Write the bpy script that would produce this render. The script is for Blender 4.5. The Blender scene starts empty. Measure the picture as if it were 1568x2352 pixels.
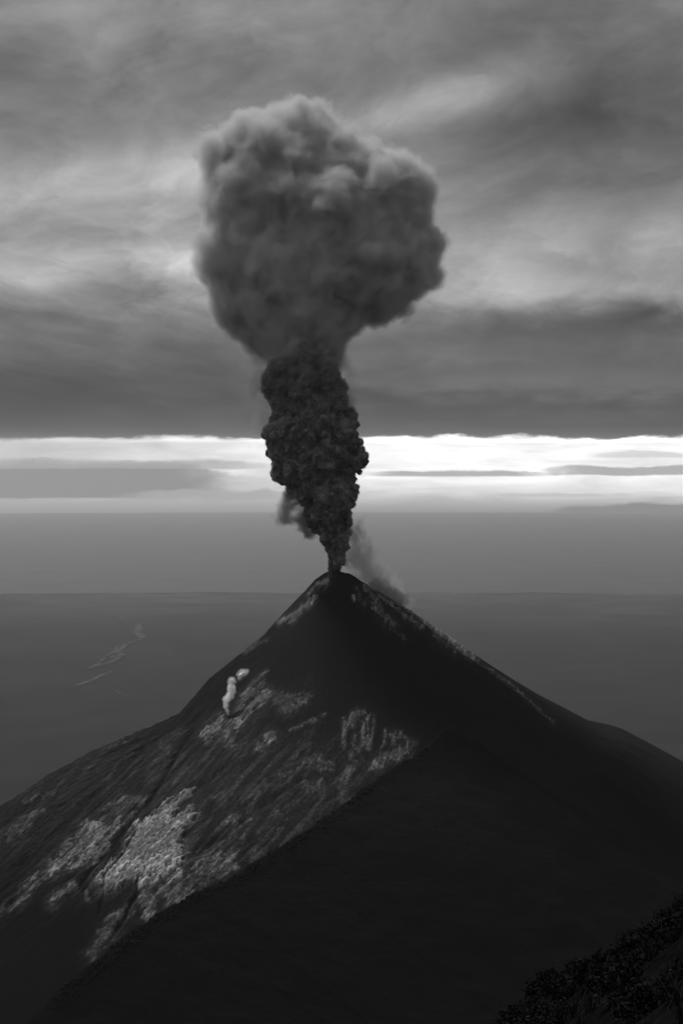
import bpy, math, random
import numpy as np
from mathutils import Vector

random.seed(7)
rng = np.random.default_rng(11)
C = bpy.context.scene.collection
SC = bpy.context.scene
R = math.radians

# ------------------------------------------------------------------ camera
CAM = np.array([0.0, 0.0, 3950.0])
F = 4490.0                                   # focal length in 1/1568ths of the frame width
PITCH = math.atan((1176.0 - 1030.0) / F)     # the lens looks slightly down
cam_d = bpy.data.cameras.new("camera")
cam = bpy.data.objects.new("camera", cam_d)
C.objects.link(cam)
cam.location = CAM
cam.rotation_euler = (math.pi / 2 - PITCH, 0, 0)
cam_d.sensor_fit = 'VERTICAL'
cam_d.sensor_height = 36.0
cam_d.lens = 36.0 * F / 2352.0
cam_d.clip_start = 1.0
cam_d.clip_end = 2.0e6
SC.camera = cam

CP, SP = math.cos(PITCH), math.sin(PITCH)

def at(px, py, D):
    """World point on the sight line of photo point (px, py) at distance D along +Y."""
    px = np.asarray(px, float); py = np.asarray(py, float); D = np.asarray(D, float)
    xc = (px - 784.0) / F
    yc = -(py - 1176.0) / F
    dy = CP + yc * SP
    dz = -SP + yc * CP
    t = D / dy
    return np.stack(np.broadcast_arrays(CAM[0] + xc * t, CAM[1] + D + 0 * xc, CAM[2] + dz * t), -1)

def project(p):
    d = p - CAM
    zf = d[..., 1] * CP - d[..., 2] * SP
    up = d[..., 1] * SP + d[..., 2] * CP
    zf = np.maximum(zf, 1e-3)
    return 784.0 + F * d[..., 0] / zf, 1176.0 - F * up / zf

# ------------------------------------------------------------------ render settings
SC.render.engine = 'CYCLES'
SC.cycles.use_denoising = True
SC.cycles.max_bounces = 8
SC.cycles.diffuse_bounces = 3
SC.cycles.glossy_bounces = 2
SC.cycles.transparent_max_bounces = 16
SC.cycles.volume_bounces = 8
SC.cycles.sample_clamp_indirect = 4.0
SC.view_settings.view_transform = 'Standard'
SC.view_settings.look = 'None'
SC.view_settings.exposure = 0.0
SC.view_settings.gamma = 1.0
SC.view_settings.use_curve_mapping = False

# ------------------------------------------------------------------ sun
SUN_EL, SUN_AZ = R(61), R(314)               # azimuth clockwise from +Y: high, from the left and beyond the cone
sun_d = bpy.data.lights.new("sun", 'SUN')
sun_d.energy = 3.0
sun_d.angle = R(10)
sun_d.color = (1.0, 1.0, 1.0)                # the photograph is black and white
sun = bpy.data.objects.new("sun", sun_d)
C.objects.link(sun)
sdir = Vector((math.sin(SUN_AZ) * math.cos(SUN_EL), math.cos(SUN_AZ) * math.cos(SUN_EL), math.sin(SUN_EL)))
sun.rotation_euler = (-sdir).to_track_quat('-Z', 'Y').to_euler()
sun.location = (0, 0, 6000)

# ------------------------------------------------------------------ node expression helper
class Ex:
    """A float socket (or constant) with arithmetic that builds Math nodes."""
    def __init__(s, tree, v): s.t = tree; s.v = v
    def _put(s, sock, v):
        if isinstance(v, Ex): v = v.v
        if isinstance(v, (int, float)): sock.default_value = v
        else: s.t.links.new(v, sock)
    def op(s, name, *a, clamp=False):
        n = s.t.nodes.new('ShaderNodeMath'); n.operation = name; n.use_clamp = clamp
        s._put(n.inputs[0], s)
        for i, x in enumerate(a): s._put(n.inputs[i + 1], x)
        return Ex(s.t, n.outputs[0])
    def __add__(s, o): return s.op('ADD', o)
    __radd__ = __add__
    def __sub__(s, o): return s.op('SUBTRACT', o)
    def __rsub__(s, o): return Ex(s.t, float(o)).op('SUBTRACT', s)
    def __mul__(s, o): return s.op('MULTIPLY', o)
    __rmul__ = __mul__
    def __truediv__(s, o): return s.op('DIVIDE', o)
    def __rtruediv__(s, o): return Ex(s.t, float(o)).op('DIVIDE', s)
    def step(s, a, b, lo=0.0, hi=1.0, kind='SMOOTHSTEP'):
        n = s.t.nodes.new('ShaderNodeMapRange'); n.interpolation_type = kind; n.clamp = True
        s._put(n.inputs[0], s); s._put(n.inputs[1], a); s._put(n.inputs[2], b)
        s._put(n.inputs[3], lo); s._put(n.inputs[4], hi)
        return Ex(s.t, n.outputs[0])

def vec(t, x, y, z=0.0):
    n = t.nodes.new('ShaderNodeCombineXYZ')
    for i, v in enumerate((x, y, z)):
        if isinstance(v, Ex): v = v.v
        if isinstance(v, (int, float)): n.inputs[i].default_value = v
        else: t.links.new(v, n.inputs[i])
    return n.outputs[0]

def noise(t, vector, scale=1.0, detail=5.0, rough=0.55, dist=0.0):
    n = t.nodes.new('ShaderNodeTexNoise'); n.noise_dimensions = '3D'
    n.inputs['Scale'].default_value = scale; n.inputs['Detail'].default_value = detail
    n.inputs['Roughness'].default_value = rough; n.inputs['Distortion'].default_value = dist
    t.links.new(vector, n.inputs['Vector'])
    return Ex(t, n.outputs[0])

# ------------------------------------------------------------------ sky
world = bpy.data.worlds.new("World")
SC.world = world
world.use_nodes = True
wt = world.node_tree
wt.nodes.clear()
w_out = wt.nodes.new('ShaderNodeOutputWorld')
w_bg = wt.nodes.new('ShaderNodeBackground')
wt.links.new(w_bg.outputs[0], w_out.inputs[0])
w_bg.inputs['Strength'].default_value = 0.1
nish = wt.nodes.new('ShaderNodeTexSky')
nish.sky_type = 'NISHITA'
nish.sun_disc = False
nish.sun_elevation = SUN_EL
nish.sun_rotation = SUN_AZ
nish.altitude = 3900
nbw = wt.nodes.new('ShaderNodeRGBToBW')
wt.links.new(nish.outputs[0], nbw.inputs[0])
wtc = wt.nodes.new('ShaderNodeTexCoord')
wsep = wt.nodes.new('ShaderNodeSeparateXYZ')
wt.links.new(wtc.outputs['Generated'], wsep.inputs[0])
WX, WY, WZ = (Ex(wt, wsep.outputs[i]) for i in range(3))
K = F / 1568.0
U0 = WX.op('ARCTAN2', WY) * K                 # azimuth, in frame widths
V0 = WZ.op('ARCSINE') * K                     # elevation, in frame widths
def pu(px): return (px - 784.0) / 1568.0
def pv(py): return (1030.0 - py) / 1568.0

PER = 1.0 / (V0.op('MAXIMUM', -0.05) + 0.32)  # perspective of a flat cloud layer
LX = U0 * PER
LY = PER * 1.35
n_mass = noise(wt, vec(wt, LX * 1.0, LY * 0.95, 3.1), 1.6, 6.0, 0.55, 0.4) - 0.5
n_wisp = noise(wt, vec(wt, LX * 1.6 + n_mass * 0.5, LY * 1.5 - LX * 0.5, 7.7), 2.4, 7.0, 0.58, 0.3) - 0.5
n_fine = noise(wt, vec(wt, U0 * 9.0, V0 * 30.0, 1.3), 1.0, 6.0, 0.6, 0.2) - 0.5
n_edge = noise(wt, vec(wt, U0 * 11.0, V0 * 30.0, 5.9), 1.0, 7.0, 0.62, 0.0) - 0.5
n_gap = noise(wt, vec(wt, U0 * 6.0, V0 * 45.0, 2.2), 1.0, 7.0, 0.62, 0.6) - 0.5
U = U0 + n_mass * 0.12 + n_wisp * 0.10
V = V0 + n_wisp * 0.05 + n_mass * 0.03

# mean brightness of the overcast by elevation
ramp = wt.nodes.new('ShaderNodeValToRGB')
ramp.color_ramp.interpolation = 'EASE'
def ramp_set(r, stops):
    el = r.color_ramp.elements
    while len(el) > 1: el.remove(el[-1])
    for i, (p, v) in enumerate(stops):
        e = el[0] if i == 0 else el.new(p)
        e.position = p; e.color = (v, v, v, 1)
SKY_STOPS = [(1000, .02), (940, .035), (880, .062), (800, .11), (740, .15), (690, .24), (610, .29), (520, .25), (400, .245), (300, .20), (180, .185), (60, .20), (-300, .25), (-1500, .30)]
lo, hi = pv(1000), pv(-1500)
ramp_set(ramp, [((pv(p) - lo) / (hi - lo), v) for p, v in SKY_STOPS])
wt.links.new(((V0 + n_wisp * 0.06 - lo) / (hi - lo)).v, ramp.inputs[0])
rbw = wt.nodes.new('ShaderNodeRGBToBW'); wt.links.new(ramp.outputs[0], rbw.inputs[0])
S = Ex(wt, rbw.outputs[0])
n_lump = noise(wt, vec(wt, U0 * 4.6 + n_wisp * 0.8, (V0 - U0 * 0.25) * 8.0, 6.6), 1.0, 7.0, 0.60, 0.5) - 0.5
n_strk = noise(wt, vec(wt, U0 * 2.2, (V0 - U0 * 0.02) * 55.0, 9.4), 1.0, 5.0, 0.55, 0.3) - 0.5
S = S * (n_mass * 0.9 + 1.0) * (n_wisp * 0.95 + 1.0) * (n_fine * 0.34 + 1.0) * (n_lump * V0.step(pv(920), pv(660)) * 1.7 + 1.0)
S = S * (n_strk * V0.step(pv(840), pv(960)) * (U0.step(-0.3, 0.3) * 1.9 + 0.35) + 1.0)
S = S * (1.05 - U0.op('MAXIMUM', -0.6).op('MINIMUM', 0.8) * 0.42 * V0.step(pv(900), pv(420)))

def blob(S, px, py, rx, ry, rot, amp):
    cx, cy = pu(px), pv(py)
    c, s = math.cos(R(rot)), math.sin(R(rot))
    dx = U - cx; dy = V - cy
    a = dx * (c / rx) + dy * (s / rx)
    b = dx * (-s / ry) + dy * (c / ry)
    g = (a * a + b * b) * -1.0
    return S + g.op('EXPONENT') * (n_lump * 2.4 + 1.0).op('MAXIMUM', 0.0) * amp
for b in [(425, 408, .05, .028, 10, .20), (400, 405, .14, .055, 15, .14), (290, 597, .13, .020, 0, .22), (120, 440, .11, .03, 10, .07),
          (1030, 235, .10, .030, 20, .16), (960, 260, .16, .035, 15, .10), (990, 620, .12, .06, 0, .13), (1510, 545, .05, .025, 0, .10),
          (1250, 668, .26, .022, -3, .12), (1380, 330, .22, .12, 10, -.075), (1210, 90, .14, .05, 10, -.07),
          (1480, 745, .30, .022, 2, -.06), (110, 695, .17, .03, 0, -.10), (360, 210, .2, .04, 10, -.04),
          (560, 640, .18, .06, 0, .07), (1250, 880, .3, .02, 0, .05), (80, 860, .2, .05, 0, -.02)]:
    S = blob(S, *b)

# the clear band under the cloud deck, with low bars of cloud in it
deck = (V0 + n_edge * 0.026 + n_gap * 0.010 + n_mass * 0.012).step(pv(1013), pv(1001))
band_mod = (n_gap * 1.5 + n_fine * 0.5 + 1.0).op('MAXIMUM', 0.35) * U0.step(-0.5, 0.22, 0.50, 1.3)
band_v = V0.step(pv(1196), pv(1075), 0.03, 1.0)
gap = band_v * (band_mod + (band_v.step(0.03, 0.5) - 1.0) * (band_mod - 0.95)) * 2.0
def bar(u0, u1, top, bot, soft, ragged, puff):
    """Opacity of a low flat-bottomed cloud bar between photo columns u0..u1 and rows top..bot."""
    w = (U0 + n_edge * 0.16)
    m = w.step(pu(u0 - soft), pu(u0 + soft)) * w.step(pu(u1 + soft), pu(u1 - soft))
    vt = V0 + n_edge * puff + (m - 1.0) * -0.5 * (bot - top) / 1568.0
    return m * vt.step(pv(top - ragged), pv(top + ragged)) * (V0 + n_edge * puff * 0.4).step(pv(bot + 2.5), pv(bot - 2.5))
for (u0, u1, top, bot, soft, rag, puff, dark, op) in [
        (-600, 520, 1064, 1143, 120, 7, .030, .02, 1.0),
        (300, 650, 1126, 1150, 70, 4, .026, .45, .85),
        (-300, 640, 1057, 1076, 150, 5, .020, .40, .75),
        (850, 1230, 1082, 1094, 60, 2.5, .014, .45, .9),
        (1260, 1900, 1068, 1091, 60, 3, .022, .40, .9),
        (1120, 1420, 1133, 1141, 50, 2, .010, .9, .8),
        (1300, 2100, 1157, 1184, 40, 5, .024, .02, 1.0),
        (1380, 1900, 1036, 1050, 50, 3, .020, 1.0, .6),
        (850, 1010, 1104, 1116, 40, 5, .010, 1.5, .5)]:
    m = bar(u0, u1, top, bot, soft, rag, puff) * op
    gap = gap + m * (dark - gap)
S = gap + deck * (S - gap)
S = S.op('MAXIMUM', 0.02)
# a little of the clear sky comes through the thinner cloud
SKY_GAIN = 1.0
cloud = S * (10.0 * SKY_GAIN)
nb = Ex(wt, nbw.outputs[0])
total = cloud * 0.95 + nb * 0.05
wcol = wt.nodes.new('ShaderNodeCombineColor')
for i in range(3): wt.links.new(total.v, wcol.inputs[i])
wt.links.new(wcol.outputs[0], w_bg.inputs['Color'])
world.cycles.sampling_method = 'MANUAL'
world.cycles.sample_map_resolution = 2048

# ------------------------------------------------------------------ numpy noise
def _hash(ix, iy, iz, seed):
    h = (ix.astype(np.uint32) * np.uint32(374761393) + iy.astype(np.uint32) * np.uint32(668265263)
         + iz.astype(np.uint32) * np.uint32(2147483647 & 1274126177) + np.uint32((seed * 974711) & 0xffffffff))
    h ^= h >> np.uint32(13); h *= np.uint32(1274126177); h ^= h >> np.uint32(16); h *= np.uint32(2246822519); h ^= h >> np.uint32(13)
    return h
_G = rng.normal(size=(256, 3)); _G /= np.linalg.norm(_G, axis=1)[:, None]; _G = _G.astype(np.float32)
def perlin(x, y, z=None, seed=0):
    x = np.asarray(x, np.float32); y = np.asarray(y, np.float32)
    z = np.zeros_like(x) if z is None else np.asarray(z, np.float32)
    fx, fy, fz = np.floor(x), np.floor(y), np.floor(z)
    ix, iy, iz = fx.astype(np.int64), fy.astype(np.int64), fz.astype(np.int64)
    x, y, z = x - fx, y - fy, z - fz
    u, v, w = (t * t * t * (t * (t * 6 - 15) + 10) for t in (x, y, z))
    out = np.zeros_like(x)
    for dx in (0, 1):
        wx = u if dx else 1 - u
        for dy in (0, 1):
            wy = v if dy else 1 - v
            for dz in (0, 1):
                wz = w if dz else 1 - w
                g = _G[(_hash(ix + dx, iy + dy, iz + dz, seed) & np.uint32(255)).astype(np.int64)]
                out += wx * wy * wz * (g[..., 0] * (x - dx) + g[..., 1] * (y - dy) + g[..., 2] * (z - dz))
    return out * 1.5
def fbm(x, y, z=None, seed=0, octaves=4, gain=0.5, ridge=False, billow=False):
    a, s, tot = 1.0, 0.0, 0.0
    z0 = 0.0 if z is None else z
    for i in range(octaves):
        k = 2.03 ** i
        n = perlin(x * k, y * k, None if z is None else z0 * k, seed + i * 17)
        if ridge: n = 1.0 - 2.0 * np.abs(n)
        if billow: n = 2.0 * np.abs(n)
        s = s + a * n; tot += a; a *= gain
    return s / tot
def sstep(a, b, x):
    t = np.clip((x - a) / (b - a), 0, 1); return t * t * (3 - 2 * t)
def seg_dist(px, py, pts):
    """Distance to a polyline, the parameter (vertex index + fraction) of the nearest point and the signed side."""
    best = np.full(px.shape, 1e9); par = np.zeros(px.shape); side = np.zeros(px.shape)
    for i in range(len(pts) - 1):
        (ax, ay), (bx, by) = pts[i][:2], pts[i + 1][:2]
        vx, vy = bx - ax, by - ay
        t = np.clip(((px - ax) * vx + (py - ay) * vy) / (vx * vx + vy * vy), 0, 1)
        d = np.hypot(px - ax - t * vx, py - ay - t * vy)
        m = d < best
        best = np.where(m, d, best); par = np.where(m, i + t, par)
        side = np.where(m, np.sign(vx * (py - ay) - vy * (px - ax)), side)
    return best, par, side
def in_poly(px, py, poly):
    c = np.zeros(px.shape, bool); n = len(poly)
    for i in range(n):
        (ax, ay), (bx, by) = poly[i], poly[(i + 1) % n]
        if ay == by: continue
        c ^= ((ay > py) != (by > py)) & (px < (bx - ax) * (py - ay) / (by - ay) + ax)
    return c
def poly_sdf(px, py, poly):
    d, _, _ = seg_dist(px, py, list(poly) + [poly[0]])
    return np.where(in_poly(px, py, poly), d, -d)

# ------------------------------------------------------------------ mesh and object helpers
def mesh_from(name, verts, faces, smooth=True):
    """faces: (n,3) or (n,4) int array."""
    me = bpy.data.meshes.new(name)
    verts = np.ascontiguousarray(verts, np.float32); faces = np.ascontiguousarray(faces, np.int32)
    n, k = faces.shape
    me.vertices.add(len(verts)); me.vertices.foreach_set('co', verts.ravel())
    me.loops.add(n * k); me.loops.foreach_set('vertex_index', faces.ravel())
    me.polygons.add(n)
    me.polygons.foreach_set('loop_start', np.arange(0, n * k, k, dtype=np.int32))
    me.polygons.foreach_set('use_smooth', np.full(n, smooth, bool))
    me.update(calc_edges=True); me.validate()
    return me
def link(name, me, mat=None, parent=None):
    o = bpy.data.objects.new(name, me); C.objects.link(o)
    if mat is not None:
        if len(me.materials) == 0: me.materials.append(mat)
    if parent is not None: o.parent = parent
    return o
def tag(o, label=None, cat=None, group=None, kind=None):
    for k, v in (('label', label), ('category', cat), ('group', group), ('kind', kind)):
        if v is not None: o[k] = v
    return o
def set_attr(me, name, vals):
    a = me.attributes.new(name, 'FLOAT', 'POINT'); a.data.foreach_set('value', np.ascontiguousarray(vals, np.float32))

def new_mat(name):
    m = bpy.data.materials.new(name); m.use_nodes = True
    t = m.node_tree; t.nodes.clear()
    return m, t, t.nodes.new('ShaderNodeOutputMaterial')
def grey_bsdf(t, out, value, rough=0.95, spec=0.1, bump=None, bump_dist=1.0, bump_str=0.6):
    b = t.nodes.new('ShaderNodeBsdfPrincipled')
    b.inputs['Roughness'].default_value = rough
    b.inputs['Specular IOR Level'].default_value = spec
    if isinstance(value, Ex):
        cc = t.nodes.new('ShaderNodeCombineColor')
        for i in range(3): t.links.new(value.v, cc.inputs[i])
        t.links.new(cc.outputs[0], b.inputs['Base Color'])
    else: b.inputs['Base Color'].default_value = (value, value, value, 1)
    if bump is not None:
        bn = t.nodes.new('ShaderNodeBump'); bn.inputs['Distance'].default_value = bump_dist; bn.inputs['Strength'].default_value = bump_str
        t.links.new(bump.v, bn.inputs['Height']); t.links.new(bn.outputs[0], b.inputs['Normal'])
    t.links.new(b.outputs[0], out.inputs['Surface'])
    return b
def attr(t, name):
    a = t.nodes.new('ShaderNodeAttribute'); a.attribute_name = name; return Ex(t, a.outputs['Fac'])
def obj_coord(t, name='Object'):
    return t.nodes.new('ShaderNodeTexCoord').outputs[name]
def vol_mat(name, density, albedo, aniso=0.0, noise_scale=None, lo=0.35, hi=0.65, step=0.3, stretch=(1, 1, 1), bodies=None):
    m, t, out = new_mat(name)
    v = t.nodes.new('ShaderNodeVolumePrincipled')
    v.inputs['Color'].default_value = (albedo,) * 3 + (1,)
    v.inputs['Anisotropy'].default_value = aniso
    v.inputs['Density'].default_value = density
    if noise_scale:
        mp = t.nodes.new('ShaderNodeMapping'); mp.inputs['Scale'].default_value = stretch
        t.links.new(obj_coord(t), mp.inputs['Vector'])
        n = noise(t, mp.outputs[0], noise_scale, 4.0, 0.58, 0.6)
        if bodies:                                # the smoke thins out away from the middle of its body
            sp = t.nodes.new('ShaderNodeSeparateXYZ'); t.links.new(obj_coord(t), sp.inputs[0])
            gx_, gy_, gz_ = (Ex(t, sp.outputs[i]) for i in range(3))
            tot = None
            for (px, py, D, rx, rz, rot) in bodies:
                c = at(px, py, D); rx_, rz_ = rx * D / F, rz * D / F
                ca, sa = math.cos(R(rot)), math.sin(R(rot))
                dx = gx_ - float(c[0]); dz_ = gz_ - float(c[2]); dy = (gy_ - float(c[1])) * (1.0 / min(rx_, rz_))
                a = dx * (ca / rx_) + dz_ * (sa / rx_); b = dx * (-sa / rz_) + dz_ * (ca / rz_)
                e = ((a * a + b * b + dy * dy) * -1.0).op('EXPONENT')
                tot = e if tot is None else tot.op('MAXIMUM', e)
            n = (n + (tot - 0.5) * 0.7).step(lo, hi) * tot * density
        else:
            n = n.step(lo, hi) * density
        t.links.new(n.v, v.inputs['Density'])
        m.cycles.homogeneous_volume = False
        m.cycles.volume_step_rate = step
    else: m.cycles.homogeneous_volume = True
    t.links.new(v.outputs[0], out.inputs['Volume'])
    return m

def fog_mat(name, density, albedo, scale, tear=1.0, aniso=0.0, step=1.0, gain=1.3):
    m, t, out = new_mat(name)
    v = t.nodes.new('ShaderNodeVolumePrincipled')
    v.inputs['Color'].default_value = (albedo,) * 3 + (1,)
    v.inputs['Anisotropy'].default_value = aniso
    v.inputs['Density Attribute'].default_value = ''
    a = t.nodes.new('ShaderNodeAttribute'); a.attribute_name = 'density'
    d = Ex(t, a.outputs['Fac'])
    co = obj_coord(t)
    n1 = noise(t, co, scale, 5.0, 0.60, 0.8) - 0.5
    w = (d * gain - 0.10 * tear + n1 * tear * 1.7).step(0.0, 0.8)
    t.links.new((w * d.step(0.0, 0.12) * density).v, v.inputs['Density'])
    m.cycles.homogeneous_volume = False
    m.cycles.volume_step_rate = step
    t.links.new(v.outputs[0], out.inputs['Volume'])
    return m
def fog_object(name, skin, mat, parent, voxel_size, band):
    """A volume object: the inside of a closed smoke skin as a fog grid that thickens inward over the given band."""
    src = bpy.data.objects.new(name + "_skin", skin)             # data for the node tree only, never in the scene
    ng = bpy.data.node_groups.new("fog", 'GeometryNodeTree')
    ng.interface.new_socket("Geometry", in_out='INPUT', socket_type='NodeSocketGeometry')
    ng.interface.new_socket("Geometry", in_out='OUTPUT', socket_type='NodeSocketGeometry')
    gi, go = ng.nodes.new('NodeGroupInput'), ng.nodes.new('NodeGroupOutput')
    oi = ng.nodes.new('GeometryNodeObjectInfo'); oi.inputs['Object'].default_value = src
    mv = ng.nodes.new('GeometryNodeMeshToVolume'); mv.resolution_mode = 'VOXEL_SIZE'
    mv.inputs['Voxel Size'].default_value = voxel_size
    mv.inputs['Interior Band Width'].default_value = band
    mv.inputs['Density'].default_value = 1.0
    sm = ng.nodes.new('GeometryNodeSetMaterial'); sm.inputs['Material'].default_value = mat
    ng.links.new(oi.outputs['Geometry'], mv.inputs['Mesh']); ng.links.new(mv.outputs[0], sm.inputs[0]); ng.links.new(sm.outputs[0], go.inputs[0])
    vd = bpy.data.volumes.new(name); vd.materials.append(mat)
    o = bpy.data.objects.new(name, vd); C.objects.link(o)
    if parent is not None: o.parent = parent
    md = o.modifiers.new("fog", 'NODES'); md.node_group = ng
    return o

# ------------------------------------------------------------------ materials of the land
def make_ash_mat(name, ash, rock, grain):
    m, t, out = new_mat(name)
    co = obj_coord(t)
    rk = attr(t, 'rock')
    n1 = noise(t, co, 0.020, 6, 0.6)
    n2 = noise(t, co, grain, 7, 0.65)
    n3 = noise(t, co, grain * 5, 4, 0.6)
    spots = (n2 * 0.6 + n3 * 0.4)
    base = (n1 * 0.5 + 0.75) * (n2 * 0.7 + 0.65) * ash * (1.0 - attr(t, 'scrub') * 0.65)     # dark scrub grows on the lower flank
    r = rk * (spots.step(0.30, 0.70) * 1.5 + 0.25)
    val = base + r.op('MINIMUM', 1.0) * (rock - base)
    bumph = n2 * 1.0 + n3 * 0.4
    grey_bsdf(t, out, val, 0.95, 0.05, bumph, 2.0, 0.5)
    return m
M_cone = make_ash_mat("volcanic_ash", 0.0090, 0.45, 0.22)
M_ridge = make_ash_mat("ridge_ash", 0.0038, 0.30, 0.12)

# ------------------------------------------------------------------ volcano: profiles by radius
#CAL-BEGIN
G_LEFT = [(0, 0), (15, 3), (33, 15), (47, 31), (87, 74), (113, 104), (150, 134), (197, 172), (220, 201), (250, 235), (270, 247), (300, 261), (334, 273), (407, 304), (461, 335), (514, 371), (800, 532), (1500, 900), (3000, 1600), (9000, 3300)]
G_RIGHT = [(0, 0), (20, 5), (53, 27), (87, 47), (127, 74), (180, 111), (220, 136), (274, 172), (320, 199), (367, 224), (400, 241), (447, 251), (487, 272), (533, 298), (800, 454), (1500, 830), (3000, 1500), (9000, 3300)]
#CAL-END
G_FRONT = [(0, 0), (15, 3), (40, 18), (100, 62), (200, 138), (400, 292), (600, 430), (800, 545), (1000, 640), (1500, 820), (3000, 1500), (9000, 3300)]
G_BACK = [(0, 0), (15, 6), (40, 22), (100, 66), (200, 140), (400, 290), (1000, 700), (3000, 1700), (9000, 3400)]
SUMMIT = at(772, 1309, 3000.0)

def interp(tab, r):
    a = np.array(tab, float); return np.interp(r, a[:, 0], a[:, 1])
def smooth_interp(tab, r):
    w = 2.0 + 0.03 * r
    return (interp(tab, r - w) * 0.25 + interp(tab, r) * 0.5 + interp(tab, r + w) * 0.25) if True else interp(tab, r)

def cone_base(r, th):
    """Height below the summit at radius r, angle th (0 = right, -pi/2 = towards the camera, pi = left)."""
    c, s = np.cos(th), np.sin(th)
    wl = np.maximum(-c, 0) ** 2; wr = np.maximum(c, 0) ** 2; wf = np.maximum(-s, 0) ** 2; wb = np.maximum(s, 0) ** 2
    return wl * interp(G_LEFT, r) + wr * interp(G_RIGHT, r) + wf * smooth_interp(G_FRONT, r) + wb * smooth_interp(G_BACK, r)

# crest of the nearer shoulder ridge: photo column, photo row, distance
CREST = [(1250, 1775, 2890), (1120, 1712, 2800), (1022, 1682, 2735), (940, 1742, 2660), (850, 1802, 2585), (720, 1898, 2490), (620, 1960, 2420), (520, 2018, 2350), (440, 2056, 2300), (370, 2094, 2250),
         (300, 2142, 2195), (215, 2212, 2130), (100, 2305, 2050), (-100, 2450, 1930), (-500, 2700, 1700)]
CREST_W = np.array([at(*c) for c in CREST])

def ridge_height(x, y):
    d, par, side = seg_dist(x, y, [tuple(p[:2]) for p in CREST_W])
    zc = np.interp(par, np.arange(len(CREST_W)), CREST_W[:, 2])
    # left of the crest (towards the cone) a scarp, right of it a long even slope
    near = d * 0.40 + 0.00012 * d * d
    far = d * 1.15
    sd = np.where(side > 0, near, far)
    return zc - sd, d, par, side

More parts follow.
